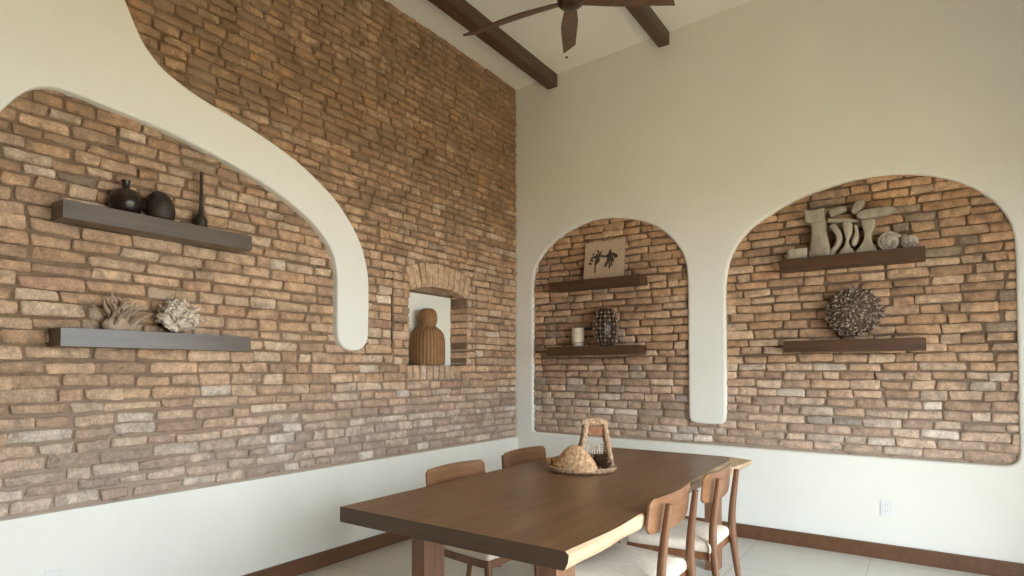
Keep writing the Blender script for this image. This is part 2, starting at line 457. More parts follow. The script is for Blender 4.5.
# soldier course under it
yy = -1.635
while yy < -.95:
    w = B.rnd.uniform(.055, .075)
    B.quad((yy + w / 2, 1.379), (1, 0), (0, 1), w, .118, depth=.24, proud=.003)
    yy += w + .014
# mortar bed behind, with the niche cut in it
n_before = len(B.bm.faces)
MB = .014
def mquad(pts):
    vs = [B.bm.verts.new(left_map(*p)) for p in pts]
    f = B.bm.faces.new(vs); f.material_index = 1
def mrect(u0, u1, v0, v1): mquad([(u0, v0, MB), (u1, v0, MB), (u1, v1, MB), (u0, v1, MB)])
jy0, jy1, jz0, jz1 = NY0 - .006, NY1 + .006, NZ0 - .008, NZT + .02
mrect(-5.3, -1.802, .6, 4.75); mrect(-1.802, -1.790, .6, 1.57); mrect(-1.802, -1.790, 2.22, 4.75); mrect(-1.790, jy0, .6, 4.75)
mquad([(-1.802, 1.57, MB), (-1.802, 2.22, MB), (-1.802, 2.22, .1), (-1.802, 1.57, .1)]); mquad([(-1.790, 1.57, MB), (-1.790, 2.22, MB), (-1.790, 2.22, .1), (-1.790, 1.57, .1)]); mquad([(-1.802, 1.57, .1), (-1.802, 2.22, .1), (-1.790, 2.22, .1), (-1.790, 1.57, .1)])
mrect(jy1, .0, .6, 4.75); mrect(jy0, jy1, .6, jz0); mrect(jy0, jy1, jz1, 4.75)
DN = .215
mquad([(jy0, jz0, MB), (jy1, jz0, MB), (jy1, jz0, DN), (jy0, jz0, DN)])
mquad([(jy0, jz1, MB), (jy1, jz1, MB), (jy1, jz1, DN), (jy0, jz1, DN)])
mquad([(jy0, jz0, MB), (jy0, jz1, MB), (jy0, jz1, DN), (jy0, jz0, DN)])
mquad([(jy1, jz0, MB), (jy1, jz1, MB), (jy1, jz1, DN), (jy1, jz0, DN)])
ZL = 2.10
mquad([(jy0, ZL, .10), (jy1, ZL, .10), (jy1, ZL, DN), (jy0, ZL, DN)]); mquad([(jy0, ZL, .10), (jy1, ZL, .10), (jy1, jz1, .10), (jy0, jz1, .10)])

def smooth_path(pts, per=5, it=2):
    p = crom([(a, b, 0) for a, b in pts], per)
    for _ in range(it):
        p = [p[0]] + [(p[i - 1] + 2 * p[i] + p[i + 1]) / 4 for i in range(1, len(p) - 1)] + [p[-1]]
    return [(v.x, v.y) for v in p]
outer = [(-4.35, 4.42), (-4.1, 3.98), (-3.93, 3.66), (-3.808, 3.417), (-3.761, 3.315), (-3.711, 3.224), (-3.63, 3.14), (-3.54, 3.09), (-3.381, 3.035), (-3.144, 2.983), (-2.926, 2.922), (-2.744, 2.86), (-2.62, 2.80), (-2.482, 2.72), (-2.383, 2.65), (-2.267, 2.535), (-2.158, 2.387), (-2.095, 2.227), (-2.069, 2.08), (-2.068, 1.85), (-2.069, 1.69), (-2.09, 1.61), (-2.14, 1.562), (-2.219, 1.545), (-2.30, 1.565), (-2.352, 1.615), (-2.368, 1.69), (-2.37, 1.85), (-2.371, 2.043), (-2.382, 2.163), (-2.425, 2.28), (-2.516, 2.388), (-2.634, 2.475), (-2.801, 2.56), (-2.966, 2.625), (-3.141, 2.678), (-3.395, 2.737), (-3.623, 2.776), (-3.915, 2.806), (-4.034, 2.815), (-4.12, 2.813), (-4.19, 2.788), (-4.255, 2.726), (-4.331, 2.612), (-4.45, 2.45), (-4.60, 2.25), (-4.72, 2.0), (-4.78, 1.7), (-4.80, 1.3), (-4.80, .80)]
path = [(-5.23 + (a + 5.23) * .9915, 1.4 + (b_ - 1.4) * .9915) for a, b_ in smooth_path(outer)]
poly = path + [(-4.80, .2), (-9.0, .2), (-9.0, 4.75), (-4.5, 4.75)]
bm = bmesh.new()
slab(bm, [poly], .17, .014, lambda u, v, d: Vector((BAND - d, u, v)))
slab(bm, [[(-9.0, 0), (0, 0), (0, .697), (-9.0, .697)]], .17, .006, lambda u, v, d: Vector((-d, u, v)))
wl = obj('wall_left', bm, M_plaster); flat_axis_faces(wl, 0)
tag(wl, 'left wall with white plaster curve over old brick', 'wall', kind='structure')
bf = obj('brick_facing', B.bm, [M_brick, M_mortar], wl, angle=50)
bf['label'] = 'old brown brick with rough mortar'
bm = bmesh.new(); box(bm, (-.42, -1.95, 1.25), (-BX - DN + .002, -.5, 2.35))
obj('niche_back', bm, M_niche, wl, smooth=False)['label'] = 'white plastered back of small niche'

# ---- right-hand (facing) wall with the two arched niches
def right_map(u, v, d): return Vector((u, BXR + d, v))
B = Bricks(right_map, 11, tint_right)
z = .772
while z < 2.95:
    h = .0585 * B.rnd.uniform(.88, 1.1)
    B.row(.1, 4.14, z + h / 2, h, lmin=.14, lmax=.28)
    z += h + .011
vs = [B.bm.verts.new(right_map(*p)) for p in ((0, .6, MB), (4.3, .6, MB), (4.3, 3.1, MB), (0, 3.1, MB))]
f = B.bm.faces.new(vs); f.material_index = 1
n_top1 = smooth_path([(.178, 2.15), (.181, 2.28), (.195, 2.40), (.237, 2.52), (.335, 2.64), (.503, 2.755), (.685, 2.833), (.856, 2.872), (1.045, 2.876), (1.24, 2.846), (1.42, 2.787), (1.56, 2.705), (1.672, 2.60), (1.755, 2.49), (1.806, 2.36), (1.82, 2.22), (1.822, 2.05)], 4, 2)
pier = smooth_path([(1.822, 1.2), (1.822, 1.02), (1.832, .965), (1.865, .94), (1.93, .932), (2.05, .932), (2.11, .94), (2.137, .968), (2.146, 1.02), (2.148, 1.2)], 4, 1)
n_top2 = smooth_path([(2.148, 2.05), (2.155, 2.18), (2.175, 2.30), (2.22, 2.415), (2.29, 2.52), (2.38, 2.605), (2.52, 2.69), (2.70, 2.77), (2.89, 2.828), (3.08, 2.86), (3.28, 2.868), (3.44, 2.852), (3.60, 2.812), (3.74, 2.75), (3.86, 2.668), (3.95, 2.575), (4.015, 2.475), (4.052, 2.37), (4.066, 2.24), (4.068, 2.05)], 4, 2)
corner = smooth_path([(4.068, 1.0), (4.068, .86), (4.055, .79), (4.01, .753), (3.93, .748)], 4, 1)
hole = n_top1 + pier + n_top2 + corner + [(2.9, .748), (1.6, .752), (.9, .75), (.2, .755), (.178, .775)]
bm = bmesh.new()
slab(bm, [[(-.35, 0), (4.85, 0), (4.85, 4.9), (-.35, 4.9)], hole], .17, .02, lambda u, v, d: Vector((u, d, v)))
wr = obj('wall_right', bm, M_plaster); flat_axis_faces(wr, 1)
tag(wr, 'facing wall of cream plaster with two arched brick niches', 'wall', kind='structure')
bf = obj('brick_facing', B.bm, [M_brick2, M_mortar2], wr, angle=50)
bf['label'] = 'old brown brick lining of the arched niches'

# ---- other walls, ceiling, floor
XW = 4.7
def struct(name, bm, m, label, cat='wall', smooth=False):
    return tag(obj(name, bm, m, None, smooth), label, cat, kind='structure')
WY0, WY1, WZ1 = -4.9, -1.15, 2.45
bm = bmesh.new()
box(bm, (XW, WY1, 0), (XW + .2, .2, 4.9)); box(bm, (XW, -9.2, 0), (XW + .2, WY0, 4.9)); box(bm, (XW, WY0, WZ1), (XW + .2, WY1, 4.9))
struct('wall_front', bm, M_plaster, 'plastered wall with a wide garden opening')
bm = bmesh.new(); box(bm, (-.2, -9.2, 0), (XW + .2, -9.0, 4.9))  # unseen wall; its dark timber finish is added to cut bounced light
struct('wall_back', bm, M_beam, 'unseen back wall, made dark to cut light from behind')
bm = bmesh.new()
for y in (WY0, WY0 + 1.23, WY0 + 2.46, WY1 - .06): box(bm, (XW + .07, y, 0.02), (XW + .13, y + .06, WZ1))
box(bm, (XW + .07, WY0, WZ1 - .06), (XW + .13, WY1, WZ1)); box(bm, (XW + .07, WY0, 0), (XW + .13, WY1, .05))
struct('window_1', bm, M_beam, 'dark framed glazed garden opening', 'window')
def zc_(x): return 4.42 + .045 * x
bm = bmesh.new()
v, _ = box(bm, (-.35, -9.2, 0), (XW + .25, .25, 5.2))
for q in v:
    if q.co.z < 1: q.co.z = zc_(q.co.x)
struct('ceiling', bm, M_ceil, 'sloping white ceiling', 'ceiling')
bm = bmesh.new(); box(bm, (-.3, -9.2, -.2), (XW + .25, .25, 0))
struct('floor', bm, M_floor, 'pale stone tile floor', 'floor')
bm = bmesh.new(); box(bm, (XW + .26, -16, -.3), (XW + 12, 6, -.04))
struct('ground', bm, M_stone, 'sandy stone patio outside the opening', 'ground')
for nm, a, b_, lab in (('baseboard_left', (0, -8.98, 0), (.016, 0, .108), 'brown wooden baseboard along the left wall'),
                       ('baseboard_right', (.016, -.016, 0), (XW, 0, .112), 'brown wooden baseboard below the arched niches')):
    bm = bmesh.new(); box(bm, a, b_); bevel_all(bm, .004, 2)
    struct(nm, bm, M_base, lab, 'baseboard', True)
for k, (x0, x1, zb) in enumerate(((.375, .487, 4.312), (1.572, 1.672, 4.378))):
    bm = bmesh.new(); box(bm, (x0, -9.0, zb), (x1, -.001, zc_(x1) + .03)); bevel_all(bm, .006, 2)
    o = obj('ceiling_beam', bm, M_beam)
    tag(o, ('dark wooden ceiling beam nearest the brick wall', 'dark wooden ceiling beam behind the fan, further from the brick wall')[k], 'ceiling beam', 'dark beams across the ceiling', 'structure')
# tiny fitting on the ceiling
bm = bmesh.new(); lathe(bm, [(0, -.008), (.009, -.008), (.011, -.003), (.018, 0)], 14, (.72, -.221, zc_(.72)))
tag(obj('ceiling_sprinkler', bm, M_fanm), 'tiny dark round fitting on the white ceiling between the beams', 'fitting')

# ------------------------------------------------------------------ shelves
def shelf(label, a, b_, m, group):
    bm = bmesh.new(); box(bm, a, b_); bevel_all(bm, .004, 2)
    return tag(obj('floating_shelf', bm, m), label, 'shelf', group)
shelf('dark wooden floating shelf on the left brick wall, the upper one', (-.03, -4.12, 2.142), (.135, -3.137, 2.23), M_shelf, 'floating shelves on the left wall')
shelf('dark wooden floating shelf on the left brick wall, the lower one', (-.03, -4.12, 1.517), (.135, -3.137, 1.606), M_shelf, 'floating shelves on the left wall')
shelf('brown floating shelf holding the canvas in the narrow arched niche', (.475, -.16, 2.19), (1.435, .045, 2.272), M_shelfb, 'floating shelves in the arched niches')
shelf('brown floating shelf holding the candle in the narrow arched niche', (.455, -.16, 1.545), (1.42, .045, 1.63), M_shelfb, 'floating shelves in the arched niches')
shelf('brown floating shelf under the bleached carving in the wide arched niche', (2.615, -.16, 2.19), (3.565, .045, 2.275), M_shelfb, 'floating shelves in the arched niches')
shelf('brown floating shelf under the seed pod ball in the wide arched niche', (2.635, -.16, 1.542), (3.56, .045, 1.63), M_shelfb, 'floating shelves in the arched niches')

# ------------------------------------------------------------------ left shelf ornaments
def lathe_obj(name, prof, m, loc, label, cat, n=32, sx=1, sy=1, group=None):
    bm = bmesh.new(); lathe(bm, prof, n, (0, 0, 0), sx, sy)
    o = obj(name, bm, m, None, True, 60); o.location = loc
    return tag(o, label, cat, group)
ZU = 2.23
lathe_obj('squat_vase', [(0, 0), (.045, 0), (.068, .018), (.080, .05), (.082, .078), (.072, .11), (.050, .131), (.022, .141), (.017, .15), (.017, .170), (.023, .186), (.019, .188), (.012, .168), (.012, .15)], M_black, (.045, -3.81, ZU),
          'squat black round vase with a small neck on the upper left shelf', 'vase')
bm = bmesh.new()
lathe(bm, [(0, 0), (.052, 0), (.067, .022), (.073, .06), (.069, .10), (.055, .135), (.034, .158), (.013, .167), (0, .168)], 32)
for q in bm.verts: q.co.y += -.10 * max(0, q.co.z - .03) ; 
o = obj('domed_vessel', bm, M_blackr, None, True, 60); o.location = (.05, -3.632, ZU)
tag(o, 'dark rough domed vessel beside the squat black vase', 'vase')
lathe_obj('slender_bottle', [(0, 0), (.030, 0), (.034, .012), (.034, .04), (.036, .05), (.034, .066), (.022, .084), (.013, .098), (.011, .13), (.0095, .25), (.0095, .335), (.012, .343), (.006, .344)], M_blackr, (.035, -3.402, ZU),
          'slender dark bottle with a tall thin neck on the upper left shelf', 'bottle', 20)

def curl(bm, base, d, L, r0, bend, n=6, seg=6, flat=1.0, mi=0, tipmi=None):
    d = Vector(d).normalized(); p = Vector(base); pts = [p.copy()]
    ax = Vector(bend)
    for k in range(seg):
        d = (d + ax * (1.0 / seg)).normalized(); p = p + d * L / seg; pts.append(p.copy())
    rs = [r0 * (1 - .75 * k / seg) + .0006 for k in range(seg + 1)]
    s = len(bm.faces)
    tube(bm, pts, rs, n, mi, flat)
    if tipmi is not None:
        bm.faces.ensure_lookup_table()
        fs = bm.faces[s:]
        for i, f in enumerate(fs):
            if i >= n * (seg // 2) : f.material_index = tipmi
# pale coral : clump of short frilly folded plates
def clump(name, m, loc, rad, n, Lr, Rr_, seed, label, cat, up=0.0):
    r = random.Random(seed); bm = bmesh.new()
    for k in range(n):
        zz = -.25 + 1.22 * (k + .5) / n; a = k * 2.39996 + r.uniform(-.3, .3); w = math.sqrt(max(.02, 1 - min(1, zz) ** 2))
        d = Vector((math.cos(a) * w, math.sin(a) * w, zz))
        q = 1 + .22 * noise.noise(d * 2.3 + Vector((seed, 0, 0)))
        c = Vector((0, 0, rad[2])) + Vector((d.x * rad[0], d.y * rad[1], d.z * rad[2])) * .80 * q
        d = (d + Vector((0, 0, up))).normalized()
        curl(bm, c, d, r.uniform(*Lr), r.uniform(*Rr_), (r.uniform(-2.2, 2.2), r.uniform(-2.2, 2.2), r.uniform(-1.8, 1.8)), 6, 6, r.choice((.3, .45, .8)))
    s0 = len(bm.verts)
    bmesh.ops.create_icosphere(bm, subdivisions=4, radius=1, matrix=Matrix.Translation((0, 0, rad[2])) @ Matrix.Diagonal((*[x * .88 for x in rad], 1)))
    bm.verts.ensure_lookup_table()
    for q in bm.verts[s0:]:
        d = q.co - Vector((0, 0, rad[2])); u = d.normalized()
        k = 1 + .22 * noise.noise(u * 2.3 + Vector((seed, 0, 0))) + .16 * noise.noise(u * 7) + .12 * noise.noise(u * 15)
        q.co = Vector((0, 0, rad[2])) + d * k
    for q in bm.verts: q.co.z = max(q.co.z, 0)
    o = obj(name, bm, m, None, True, 60); o.location = loc
    return tag(o, label, cat)
clump('white_coral', M_white, (.05, -3.53, 1.606), (.082, .115, .092), 170, (.028, .05), (.009, .017), 5, 'knobbly white coral clump at the middle of the lower left shelf', 'coral')
r = random.Random(8); bm = bmesh.new()
for k in range(46):
    a = r.uniform(0, 2 * PI); e = r.uniform(.75, 1.5)
    d = Vector((math.cos(a) * math.cos(e) * .8, math.sin(a) * math.cos(e), math.sin(e)))
    b0 = Vector((r.uniform(-.03, .03), r.uniform(-.055, .055), .015))
    curl(bm, b0, d, r.uniform(.11, .205), r.uniform(.012, .022), (r.uniform(-1.3, 1.3), r.uniform(-1.3, 1.3), r.uniform(-.7, .5)), 7, 8, r.choice((.4, .6, .8)))
bmesh.ops.create_icosphere(bm, subdivisions=3, radius=1, matrix=Matrix.Translation((0, 0, .03)) @ Matrix.Diagonal((.05, .085, .05, 1)))
for q in bm.verts:
    q.co += Vector((1, 1, 1)) * noise.noise(q.co * 30) * .008
    q.co.z = max(q.co.z, .0)
o = obj('branching_driftwood', bm, M_tan, None, True, 60); o.location = (.03, -3.825, 1.606)
tag(o, 'tan branching driftwood piece left of the white coral', 'driftwood')

# ------------------------------------------------------------------ wicker jug in the small niche
t = thing('wicker_demijohn', 'brown wicker covered jug in the small white backed brick niche', 'jug', (-.095, -1.30, NZ0 - .002))
bm = bmesh.new()
lathe(bm, [(0, 0), (.146, 0), (.154, .012), (.156, .06), (.156, .19), (.153, .235), (.143, .275), (.122, .307), (.095, .330), (.078, .342), (.0, .345)], 40)
obj('jug_body', bm, M_wick, t, True, 60)
bm = bmesh.new()
lathe(bm, [(.072, .338), (.070, .352), (.080, .375), (.085, .405), (.082, .455), (.068, .488), (.045, .505), (0, .51)], 32)
obj('domed_lid', bm, M_wick, t, True, 60)

# ------------------------------------------------------------------ narrow niche ornaments
t = thing('canvas_print', 'small tan canvas with two dark ink figures leaning on the upper niche shelf', 'picture', (1.02, -.045, 2.2735))
t.rotation_euler = (math.radians(-7), 0, 0)
bm = bmesh.new(); box(bm, (-.215, -.0, 0), (.205, .014, .385)); bevel_all(bm, .002, 1)
obj('canvas', bm, M_paper, t)
def blot(bm, x, z, rx, rz, seed, ang=0, n=18):
    rr = random.Random(seed); vs = []; ca, sa = math.cos(ang), math.sin(ang)
    for k in range(n):
        a = 2 * PI * k / n; q = rr.uniform(.72, 1.25)
        px, pz_ = rx * q * math.cos(a), rz * q * math.sin(a)
        vs.append((x + px * ca - pz_ * sa, z + px * sa + pz_ * ca))
    A = [bm.verts.new((p[0], -.0015, p[1])) for p in vs]; Bv = [bm.verts.new((p[0], .0005, p[1])) for p in vs]
    bm.faces.new(A); bm.faces.new(Bv)
    for k in range(n): bm.faces.new((A[k], A[(k + 1) % n], Bv[(k + 1) % n], Bv[k]))
bm = bmesh.new()
for i, (x, z, rx, rz, an) in enumerate([(-.075, .215, .022, .05, .1), (-.115, .23, .04, .012, .3), (-.055, .255, .035, .011, .9), (-.135, .20, .022, .011, -.4), (-.15, .17, .018, .014, 0), (-.09, .17, .012, .045, -.15), (-.095, .11, .007, .04, 0), (-.095, .09, .011, .008, 0), (-.03, .235, .035, .012, -.2), (-.07, .285, .012, .018, .4), (-.12, .262, .018, .007, .6)]):
    blot(bm, x, z, rx, rz, i, an)
obj('ink_figure', bm, M_ink, t, False)
bm = bmesh.new()
for i, (x, z, rx, rz, an) in enumerate([(.05, .215, .03, .05, 0), (.06, .26, .018, .03, .1), (.10, .235, .04, .015, -.5), (.12, .22, .022, .02, 0), (.015, .23, .035, .012, .15), (.03, .16, .010, .045, -.3), (.055, .145, .010, .045, .1), (.075, .16, .009, .035, .2), (.09, .19, .015, .03, .3), (.01, .15, .006, .03, -.5)]):
    blot(bm, x, z, rx, rz, i + 40, an)
obj('ink_figure', bm, M_ink, t, False)

t = thing('pillar_candle', 'cream pillar candle on a small dish on the lower niche shelf', 'candle', (.75, -.06, 1.63))
bm = bmesh.new(); lathe(bm, [(0, 0), (.050, 0), (.055, .006), (.055, .038), (.048, .044), (0, .045)], 28); obj('candle_holder', bm, M_bead, t, True, 50)
bm = bmesh.new(); lathe(bm, [(0, .045), (.056, .0452), (.060, .052), (.060, .178), (.056, .184), (.02, .181), (0, .181)], 28); obj('wax', bm, M_candle, t, True, 50)
bm = bmesh.new(); tube(bm, [(0, 0, .18), (.001, 0, .19), (.003, 0, .197)], .0015, 6); obj('wick', bm, M_ink, t)

t = thing('lattice_vase', 'round dark lattice vase with pale beads beside the pillar candle', 'vase', (1.065, -.09, 1.63))
def vr(z):  # radius of vase at height
    q = z / .36
    return .118 * (max(0.0, math.sin(PI * (q * .80 + .11))) ** .5)
bm = bmesh.new()
prof = [(0, .004)] + [(max(.01, vr(i * .36 / 14) - .016), .004 + i * .35 / 14) for i in range(15)] + [(0, .354)]
lathe(bm, prof, 28); obj('vase_body', bm, M_wiredark, t, True, 60)
bm = bmesh.new(); spots = []
for i in range(10):
    z = .012 + i * .338 / 9; R_ = vr(z)
    tube(bm, [(R_ * math.cos(2 * PI * k / 24), R_ * math.sin(2 * PI * k / 24), z) for k in range(24)], .0045, 5, closed=True)
    for k in range(16):
        if (k + i) % 2 == 0 and 0 < i < 9:
            a = 2 * PI * k / 16
            spots.append((R_ * math.cos(a), R_ * math.sin(a), z))
for k in range(16):
    a = 2 * PI * k / 16
    tube(bm, [(vr(.012 + i * .338 / 12) * math.cos(a), vr(.012 + i * .338 / 12) * math.sin(a), .012 + i * .338 / 12) for i in range(13)], .0045, 5)
obj('lattice', bm, M_wire, t, True, 60)
bb = bmesh.new(); bmesh.ops.create_icosphere(bb, subdivisions=2, radius=.0085)
bead = obj('bead', bb, M_bead, t, True, 60); bead.location = spots[0]
for p in spots[1:]:
    b2 = bead.copy(); C.objects.link(b2); b2.location = p

# ------------------------------------------------------------------ wide niche ornaments
YS = -.055; ZS = 2.275
def plate(bm, pts, y0, y1, bev=.012, per=4, mi=0):
    p = crom([(a, b, 0) for a, b in pts + [pts[0]]], per)[:-1]
    p = [(v.x, v.y) for v in p]
    ym = (y0 + y1) / 2; t = abs(y1 - y0) / 2
    # front half and mirrored back half
    slab(bm, [p], t, bev, lambda u, v, d: Vector((u, y0 + d, v)), 3, mi)
    slab(bm, [p], t, bev, lambda u, v, d: Vector((u, y1 - d, v)), 3, mi)
t = thing('bleached_wood_carving', 'bleached carved wood sculpture of curved pieces on the upper shelf of the wide niche', 'sculpture', (3.0, YS, ZS + .003))
def part_plate(name, pts, y0=-.045, y1=.045, bev=.014, m=M_bone):
    bm = bmesh.new(); plate(bm, [(a - 3.0, b - ZS) for a, b in pts], y0, y1, bev)
    return obj(name, bm, m, t, True, 45)
part_plate('fluted_trunk', [(2.815, 2.277), (2.83, 2.40), (2.836, 2.50), (2.83, 2.552), (2.89, 2.556), (2.935, 2.552), (2.936, 2.48), (2.955, 2.38), (2.962, 2.277), (2.89, 2.276)], -.06, .06, .02)
part_plate('trunk_cap', [(2.785, 2.655), (2.79, 2.60), (2.80, 2.552), (2.86, 2.55), (2.925, 2.552), (2.928, 2.60), (2.93, 2.648), (2.86, 2.645)], -.07, .07)
part_plate('curved_piece', [(2.955, 2.50), (2.985, 2.53), (3.02, 2.49), (3.045, 2.42), (3.035, 2.36), (3.00, 2.31), (2.985, 2.277), (2.962, 2.279), (2.962, 2.32), (2.99, 2.355), (3.005, 2.40), (2.992, 2.45)])
part_plate('curved_piece', [(3.045, 2.52), (3.085, 2.53), (3.115, 2.50), (3.11, 2.43), (3.09, 2.38), (3.10, 2.33), (3.125, 2.29), (3.09, 2.277), (3.02, 2.278), (3.025, 2.30), (3.055, 2.34), (3.068, 2.39), (3.055, 2.45)])
part_plate('curved_piece', [(3.12, 2.495), (3.145, 2.49), (3.155, 2.43), (3.148, 2.37), (3.125, 2.335), (3.105, 2.35), (3.115, 2.40), (3.128, 2.44)])
part_plate('flared_piece', [(3.165, 2.525), (3.21, 2.53), (3.262, 2.52), (3.258, 2.46), (3.235, 2.40), (3.245, 2.34), (3.27, 2.279), (3.20, 2.277), (3.13, 2.278), (3.155, 2.32), (3.185, 2.37), (3.19, 2.43), (3.175, 2.48)])
part_plate('base_rail', [(2.97, 2.284), (3.27, 2.284), (3.27, 2.276), (2.97, 2.276)], -.03, .03, .003)
part_plate('cross_piece', [(2.955, 2.635), (3.0, 2.65), (3.06, 2.645), (3.075, 2.62), (3.03, 2.60), (2.975, 2.575), (2.958, 2.60)])
part_plate('cross_piece', [(2.945, 2.568), (3.0, 2.566), (3.09, 2.548), (3.15, 2.528), (3.145, 2.515), (3.08, 2.52), (3.0, 2.53), (2.95, 2.54)])
part_plate('cross_piece', [(3.105, 2.60), (3.13, 2.66), (3.17, 2.685), (3.20, 2.66), (3.18, 2.62), (3.15, 2.585), (3.12, 2.58)])
part_plate('cross_piece', [(3.14, 2.585), (3.20, 2.60), (3.35, 2.60), (3.40, 2.57), (3.35, 2.545), (3.22, 2.53), (3.15, 2.54)])
bm = bmesh.new(); box(bm, (-.072, -.05, 0), (.072, .045, .082)); bmesh.ops.subdivide_edges(bm, edges=bm.edges, cuts=3, use_grid_fill=True)
for q in bm.verts: q.co += Vector((noise.noise(q.co * 30), noise.noise(q.co * 31 + Vector((9, 0, 0))), 0)) * .006
bevel_all(bm, .006, 2, .9)
o = obj('stone_block', bm, M_bone); o.location = (2.735, -.075, ZS + .0); tag(o, 'small pale stone block at the left end beside the bleached carving', 'block')
def coil(name, x, z, R_, seedz, label, y=-.06):
    bm = bmesh.new(); pts = []; rs = []
    for k in range(60):
        q = k / 59; a = q * 2 * PI * 2.6
        rr = R_ * (1 - .78 * q) - .018 * (1 - q)
        pts.append((rr * math.cos(a + seedz), -.035 * q, rr * math.sin(a + seedz))); rs.append(.020 * (1 - .6 * q) + .002 * math.sin(k * 1.9))
    tube(bm, pts, rs, 10)
    bmesh.ops.create_uvsphere(bm, u_segments=16, v_segments=10, radius=1, matrix=Matrix.Diagonal((R_ * .72, .03, R_ * .72, 1)))
    lo = min(v.co.z for v in bm.verts)
    o = obj(name, bm, M_shell, None, True, 60); o.location = (x, y, ZS - lo)
    return tag(o, label, 'shell')
coil('coiled_shell', 3.345, 2.35, .083, .4, 'large weathered coiled shell just right of the bleached carving')
coil('coiled_shell', 3.475, 2.34, .062, 2.0, 'smaller weathered coiled shell at the right end of the shelf')

r = random.Random(21); bm = bmesh.new()
RB = .202
N = 900
for k in range(N):
    zz = 1 - 2 * (k + .5) / N; a = k * PI * (3 - 5 ** .5)
    rr = math.sqrt(1 - zz * zz)
    d = Vector((rr * math.cos(a), rr * math.sin(a), zz)) + Vector((r.uniform(-.06, .06), r.uniform(-.06, .06), r.uniform(-.06, .06)))
    d.normalize()
    tang = Vector((r.uniform(-1, 1), r.uniform(-1, 1), r.uniform(-1, 1)))
    curl(bm, d * RB * .80, d + tang * .25, RB * r.uniform(.14, .25), r.uniform(.0065, .012), tang * 2.2, 5, 4, r.choice((.5, 1)), 0, 1 if r.random() < .62 else None)
bmesh.ops.create_icosphere(bm, subdivisions=3, radius=RB * .84)
for q in bm.verts: q.co.y *= .58
lo = min(q.co.z for q in bm.verts)
o = obj('seed_pod_ball', bm, [M_twig, M_twigtip], None, True, 60); o.location = (3.115, -.075, 1.63 - lo)
tag(o, 'large round ball of dark curled seed pods on the lower shelf of the wide niche', 'ornament')

# ------------------------------------------------------------------ wall outlets
def outlet(loc, rz, label):
    t = thing('wall_outlet', label, 'outlet', loc, rz, 'wall outlets')
    bm = bmesh.new(); box(bm, (-.036, -.006, -.058), (.036, 0, .058)); bevel_all(bm, .003, 2); obj('cover_plate', bm, M_plate, t)
    for zz in (.021, -.021):
        bm = bmesh.new(); box(bm, (-.017, -.0085, zz - .014), (.017, -.005, zz + .014)); bevel_all(bm, .003, 2)
        s_ = obj('socket', bm, M_plate, t)
        bm = bmesh.new(); box(bm, (-.008, -.0092, zz - .003), (-.006, -.008, zz + .007)); box(bm, (.006, -.0092, zz - .003), (.008, -.008, zz + .007)); obj('slots', bm, M_slot, s_, False)
outlet((3.30, 0, .378), 0, 'white wall outlet on the plaster below the wide arched niche')
outlet((0, -4.088, .352), -PI / 2, 'white wall outlet low on the left wall below the brick')
for o in list(C.objects):
    if o.name.startswith('wall_outlet') and o.location.x < 1: o.rotation_euler = (0, 0, PI / 2)

# ------------------------------------------------------------------ ceiling fan
FX, FY, FZ = 1.617, -1.745, 3.90
gx, gy = .046, .16
nrm = Vector((-gx, -gy, 1)).normalized()
FM = Vector((0, 0, 1)).rotation_difference(nrm).to_matrix().to_4x4()
t = thing('ceiling_fan', 'dark wooden five blade ceiling fan hanging between the beams', 'ceiling fan', (FX, FY, FZ))
bm = bmesh.new()
lathe(bm, [(0, -.045), (.04, -.045), (.075, -.035), (.092, -.012), (.095, .03), (.08, .06), (.04, .075), (.02, .09), (0, .09)], 30, M=FM)
obj('motor_housing', bm, M_fanm, t, True, 50)
bm = bmesh.new(); tube(bm, [(0, 0, .06), (0, 0, zc_(FX) - FZ - .03)], .012, 12); obj('down_rod', bm, M_fanm, t)
bm = bmesh.new(); lathe(bm, [(0, zc_(FX) - FZ - .07), (.03, zc_(FX) - FZ - .065), (.06, zc_(FX) - FZ - .02), (.065, zc_(FX) - FZ + .003)], 24); obj('ceiling_canopy', bm, M_fanm, t, True, 50)
for k in range(5):
    ang = math.radians(191.8 - 72 * k)
    bm = bmesh.new(); L = []
    for i in range(15):
        q = i / 14; x = .05 + .72 * q
        w = .032 + .036 * math.sin(min(1, q * 1.7) * PI / 2) - .018 * max(0, q - .45) / .55
        for s_ in (-1, 1):
            xx = x + (.035 * s_ * q if i == 14 else 0)
            L.append((i, s_, xx, s_ * w, .012 * math.sin(q * PI)))
    MT = FM @ Matrix.Rotation(ang, 4, 'Z') @ Matrix.Rotation(math.radians(-14), 4, 'X')
    top = {}; bot = {}
    for i, s_, x, y, z in L:
        top[i, s_] = bm.verts.new(MT @ Vector((x, y, z + .006))); bot[i, s_] = bm.verts.new(MT @ Vector((x, y, z - .006)))
    for i in range(14):
        bm.faces.new((top[i, -1], top[i + 1, -1], top[i + 1, 1], top[i, 1])); bm.faces.new((bot[i, -1], bot[i, 1], bot[i + 1, 1], bot[i + 1, -1]))
        for s_ in (-1, 1): bm.faces.new((top[i, s_], top[i + 1, s_], bot[i + 1, s_], bot[i, s_]))
    for i in (0, 14): bm.faces.new((top[i, -1], top[i, 1], bot[i, 1], bot[i, -1]))
    bevel_all(bm, .003, 2, .7)
    obj('blade', bm, M_fan, t, True, 35)

